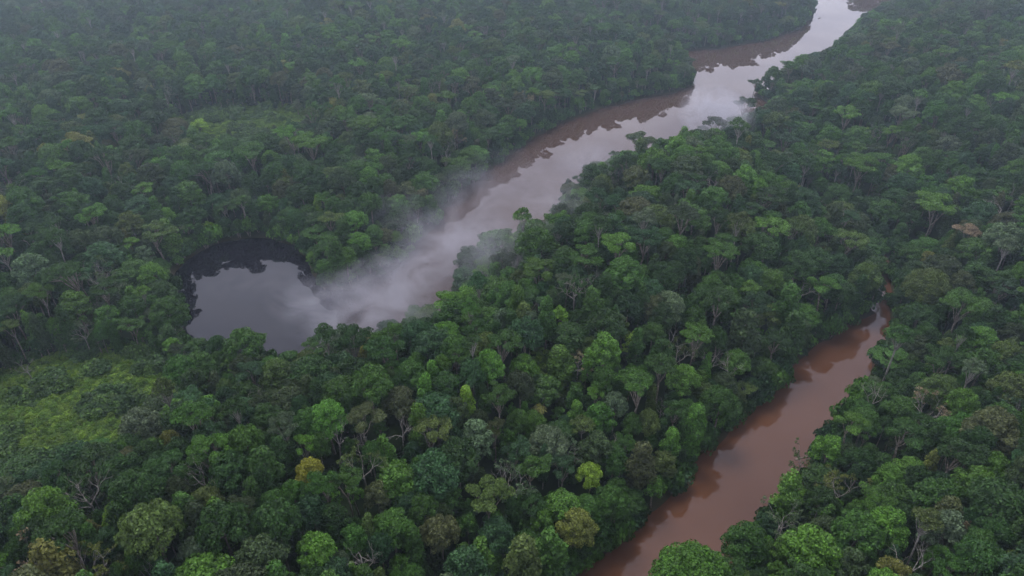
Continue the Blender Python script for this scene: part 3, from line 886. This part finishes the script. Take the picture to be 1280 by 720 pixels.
rest = [t for i, t in enumerate(TREES) if i not in SINGLE and t['kind'] not in ('dead', 'palm')]
keys = sorted({(t['kind'], t['var']) for t in rest})
srcs = [combined(PR[k][v]) for k, v in keys]
forest = scatter('forest', srcs,
                 [(t['x'], t['y'], t['z']) for t in rest], [keys.index((t['kind'], t['var'])) for t in rest],
                 [(0, 0, t['rot']) for t in rest], [(t['s'], t['s'], t['sz']) for t in rest],
                 [tint_of(t['col']) for t in rest])
tag(forest, 'dense green rainforest canopy covering the land beyond and between the nearest trees', 'forest', kind='stuff')

# undergrowth: bushes on the banks, in the clearings and in the gaps
bp, bs, bt, bi = [], [], [], []
def bushes(n, cond, lo, hi, cols, zs=(.7, 1.3)):
    x, y = region(n); d = poly_dist(x, y); c = clearing(x, y)
    z = terrain(x, y)[0]
    k = cond(d, c, x, y)
    for i in np.nonzero(k)[0]:
        s = rngG.uniform(lo, hi)
        bp.append((x[i], y[i], z[i] - .1)); bs.append((s, s, s * rngG.uniform(*zs)))
        bt.append(np.array(cols[int(rngG.integers(len(cols)))]) * rngG.uniform(.75, 1.25)); bi.append(int(rngG.integers(3)))
gr = [TINT['green'], TINT['dark green'], TINT['bright green'], TINT['blue green']]
bushes(60000, lambda d, c, x, y: (d > .2) & (d < 4.5), 1.0, 2.1, gr, (.9, 2.2))
bushes(16000, lambda d, c, x, y: (d > 4) & (c < .3), .8, 1.7, [TINT['dark green'], TINT['green'], TINT['dark olive']], (.8, 1.6))
def cl(d, c, x, y):
    return (c > .3) & (d > 3)
xs_cols = [(.095, .18, .024), (.14, .23, .028), (.075, .14, .03), (.05, .10, .028)]
for (cx, cy_, rx, ry, s) in CLEAR:
    n = int(rx * ry * 2.6)
    a_ = rngG.uniform(0, 2 * pi, n); q = np.sqrt(rngG.random(n)) * 1.15
    xa = cx + rx * q * np.cos(a_); ya = cy_ + ry * q * np.sin(a_)
    pa = vnoise(xa, ya, 10, 44) * .7 + vnoise(xa, ya, 4, 45) * .3; za, da = terrain(xa, ya)
    for x, y, pn, z, d_ in zip(xa, ya, pa, za, da):
        if d_ < 2: continue
        low = pn > .36
        sc_ = rngG.uniform(.25, .75) if low else rngG.uniform(.5, 1.9)
        bp.append((x, y, z - .1)); bs.append((sc_, sc_, sc_ * rngG.uniform(.5, 1.1)))
        bt.append(np.array(xs_cols[int(rngG.integers(0, 2)) if low else int(rngG.integers(2, 4))]) * rngG.uniform(.7, 1.3)); bi.append(int(rngG.integers(3)))
print('BUSHES', len(bp))
und = scatter('undergrowth', [combined(p) for p in PR['bush']], bp, bi, [(0, 0, r) for r in rngG.uniform(0, 6.28, len(bp))], bs, bt)
tag(und, 'low leafy undergrowth on the river banks and in the grassy clearing', 'undergrowth', kind='stuff')

# ------------------------------------------------------------------ driftwood
def driftwood(px, py, L, lab, ang):
    rng = np.random.default_rng(int(px)); V, Q, tips = [], [], []
    d = np.array([cos(ang), sin(ang), .04])
    tube(V, Q, bend(-d * L / 2, d * L / 2, rng, .06, 6), np.linspace(.4, .16, 6))
    for k in range(3):
        dd = np.array([cos(ang + 1 - k), sin(ang + 1 - k), .7]); dd /= np.linalg.norm(dd)
        branches(V, Q, d * L * (.1 + .15 * k), dd, L * .2, .12, 1, rng, tips)
    o = bpy.data.objects.new('driftwood_log', mesh_np('driftwood_log', np.concatenate(V), np.array(Q), [M_BARK], smooth=True)); C.objects.link(o)
    P = unproj(px, py, 0); o.location = (P[0], P[1], .1)
    tag(o, lab, 'log')
driftwood(1005, 572, 7, 'dark driftwood log lying in brown water by the right bank', .3)
driftwood(1024, 23, 5, 'tiny dark snag in the pale water at top of river', .8)

# ------------------------------------------------------------------ haze and river mist
HAZE = 0.00031
def box(name, lo, hi):
    lo, hi = np.array(lo, float), np.array(hi, float)
    V = [(x, y, z) for z in (0, 1) for y in (0, 1) for x in (0, 1)]
    V = np.array(V) * (hi - lo) + lo
    Q = [(0, 2, 3, 1), (4, 5, 7, 6), (0, 1, 5, 4), (2, 6, 7, 3), (0, 4, 6, 2), (1, 3, 7, 5)]
    return mesh_np(name, V, Q, [])
m, nt, out = newmat('haze')
pv = N(nt, 'ShaderNodeVolumePrincipled')
pv.inputs['Color'].default_value = (.70, .88, 1.0, 1); pv.inputs['Density'].default_value = HAZE; pv.inputs['Anisotropy'].default_value = .65
nt.links.new(pv.outputs[0], out.inputs['Volume'])
hme = box('haze', (-9800, -9800, -6), (9800, 9800, CAMH + 8)); hme.materials.append(m)
hz = bpy.data.objects.new('haze', hme); C.objects.link(hz)
tag(hz, 'pale lavender haze over the far forest', 'haze', kind='stuff')

# (px, py, z, rx, ry, rz, density)
BLOBS = [(350, 352, 7, 24, 16, 7, .22), (300, 358, 5, 18, 12, 5, .16), (385, 376, 9, 20, 14, 10, .7), (425, 380, 14, 26, 17, 15, 1.1),
         (475, 370, 15, 28, 20, 17, 1.2), (520, 345, 14, 28, 26, 16, 1.1), (553, 305, 15, 26, 30, 17, .9), (590, 250, 14, 26, 34, 15, .55),
         (612, 312, 30, 26, 26, 16, .5), (455, 402, 26, 34, 14, 14, .9), (895, 142, 32, 24, 34, 15, 2.4), (640, 230, 12, 44, 60, 11, .18),
         (690, 255, 30, 24, 24, 12, .5), (505, 270, 18, 24, 26, 12, .28), (740, 205, 28, 26, 24, 11, .5)]
m, nt, out = newmat('river_mist')
geo = N(nt, 'ShaderNodeNewGeometry')
acc = None
lo = np.full(3, 1e9); hi = -lo
for (bx_, by_, bz, rx, ry, rz, dn) in BLOBS:
    c = unproj(bx_, by_, bz); lo = np.minimum(lo, c - (rx, ry, rz)); hi = np.maximum(hi, c + (rx, ry, rz))
    s = N(nt, 'ShaderNodeVectorMath', operation='SUBTRACT'); s.inputs[1].default_value = c
    nt.links.new(geo.outputs['Position'], s.inputs[0])
    d = N(nt, 'ShaderNodeVectorMath', operation='DIVIDE'); d.inputs[1].default_value = (rx, ry, rz)
    nt.links.new(s.outputs[0], d.inputs[0])
    l = N(nt, 'ShaderNodeVectorMath', operation='LENGTH'); nt.links.new(d.outputs[0], l.inputs[0])
    mr = N(nt, 'ShaderNodeMapRange'); mr.inputs['From Min'].default_value = 1; mr.inputs['From Max'].default_value = .15
    mr.inputs['To Min'].default_value = 0; mr.inputs['To Max'].default_value = dn
    nt.links.new(l.outputs['Value'], mr.inputs['Value'])
    if acc is None:
        acc = mr.outputs[0]
    else:
        a_ = N(nt, 'ShaderNodeMath', operation='MAXIMUM'); nt.links.new(acc, a_.inputs[0]); nt.links.new(mr.outputs[0], a_.inputs[1]); acc = a_.outputs[0]
no = N(nt, 'ShaderNodeTexNoise'); no.inputs['Scale'].default_value = .055; no.inputs['Detail'].default_value = 6; no.inputs['Roughness'].default_value = .62; no.inputs['Distortion'].default_value = 1.2
mp = N(nt, 'ShaderNodeMapping'); mp.inputs['Scale'].default_value = (1, 1, 1.5); mp.inputs['Location'].default_value = (3, 7, 1)
nt.links.new(geo.outputs['Position'], mp.inputs['Vector']); nt.links.new(mp.outputs[0], no.inputs['Vector'])
nr = N(nt, 'ShaderNodeMapRange'); nr.inputs['From Min'].default_value = .40; nr.inputs['From Max'].default_value = .64
nt.links.new(no.outputs['Fac'], nr.inputs['Value'])
mu = N(nt, 'ShaderNodeMath', operation='MULTIPLY'); nt.links.new(acc, mu.inputs[0]); nt.links.new(nr.outputs[0], mu.inputs[1])
mu2 = N(nt, 'ShaderNodeMath', operation='MULTIPLY'); mu2.inputs[1].default_value = .050
nt.links.new(mu.outputs[0], mu2.inputs[0])
pv = N(nt, 'ShaderNodeVolumePrincipled'); pv.inputs['Color'].default_value = (.80, .80, .88, 1)
nt.links.new(mu2.outputs[0], pv.inputs['Density']); nt.links.new(pv.outputs[0], out.inputs['Volume'])
def mist_obj(sel, lab):
    lo = np.full(3, 1e9); hi = -lo
    for i in sel:
        (bx_, by_, bz, rx, ry, rz, dn) = BLOBS[i]
        c = unproj(bx_, by_, bz); lo = np.minimum(lo, c - (rx, ry, rz)); hi = np.maximum(hi, c + (rx, ry, rz))
    lo[2] = max(lo[2], .3)
    me = box('mist', lo, hi); me.materials.append(m)
    o = bpy.data.objects.new('mist', me); C.objects.link(o); tag(o, lab, 'mist', kind='stuff')
mist_obj([0, 1, 2, 3, 4, 5, 6, 7, 8, 9, 11, 12, 13, 14], 'wisps of pale mist drifting over the pond and river bend')
mist_obj([10], 'small wisp of mist above the upper river right bank')
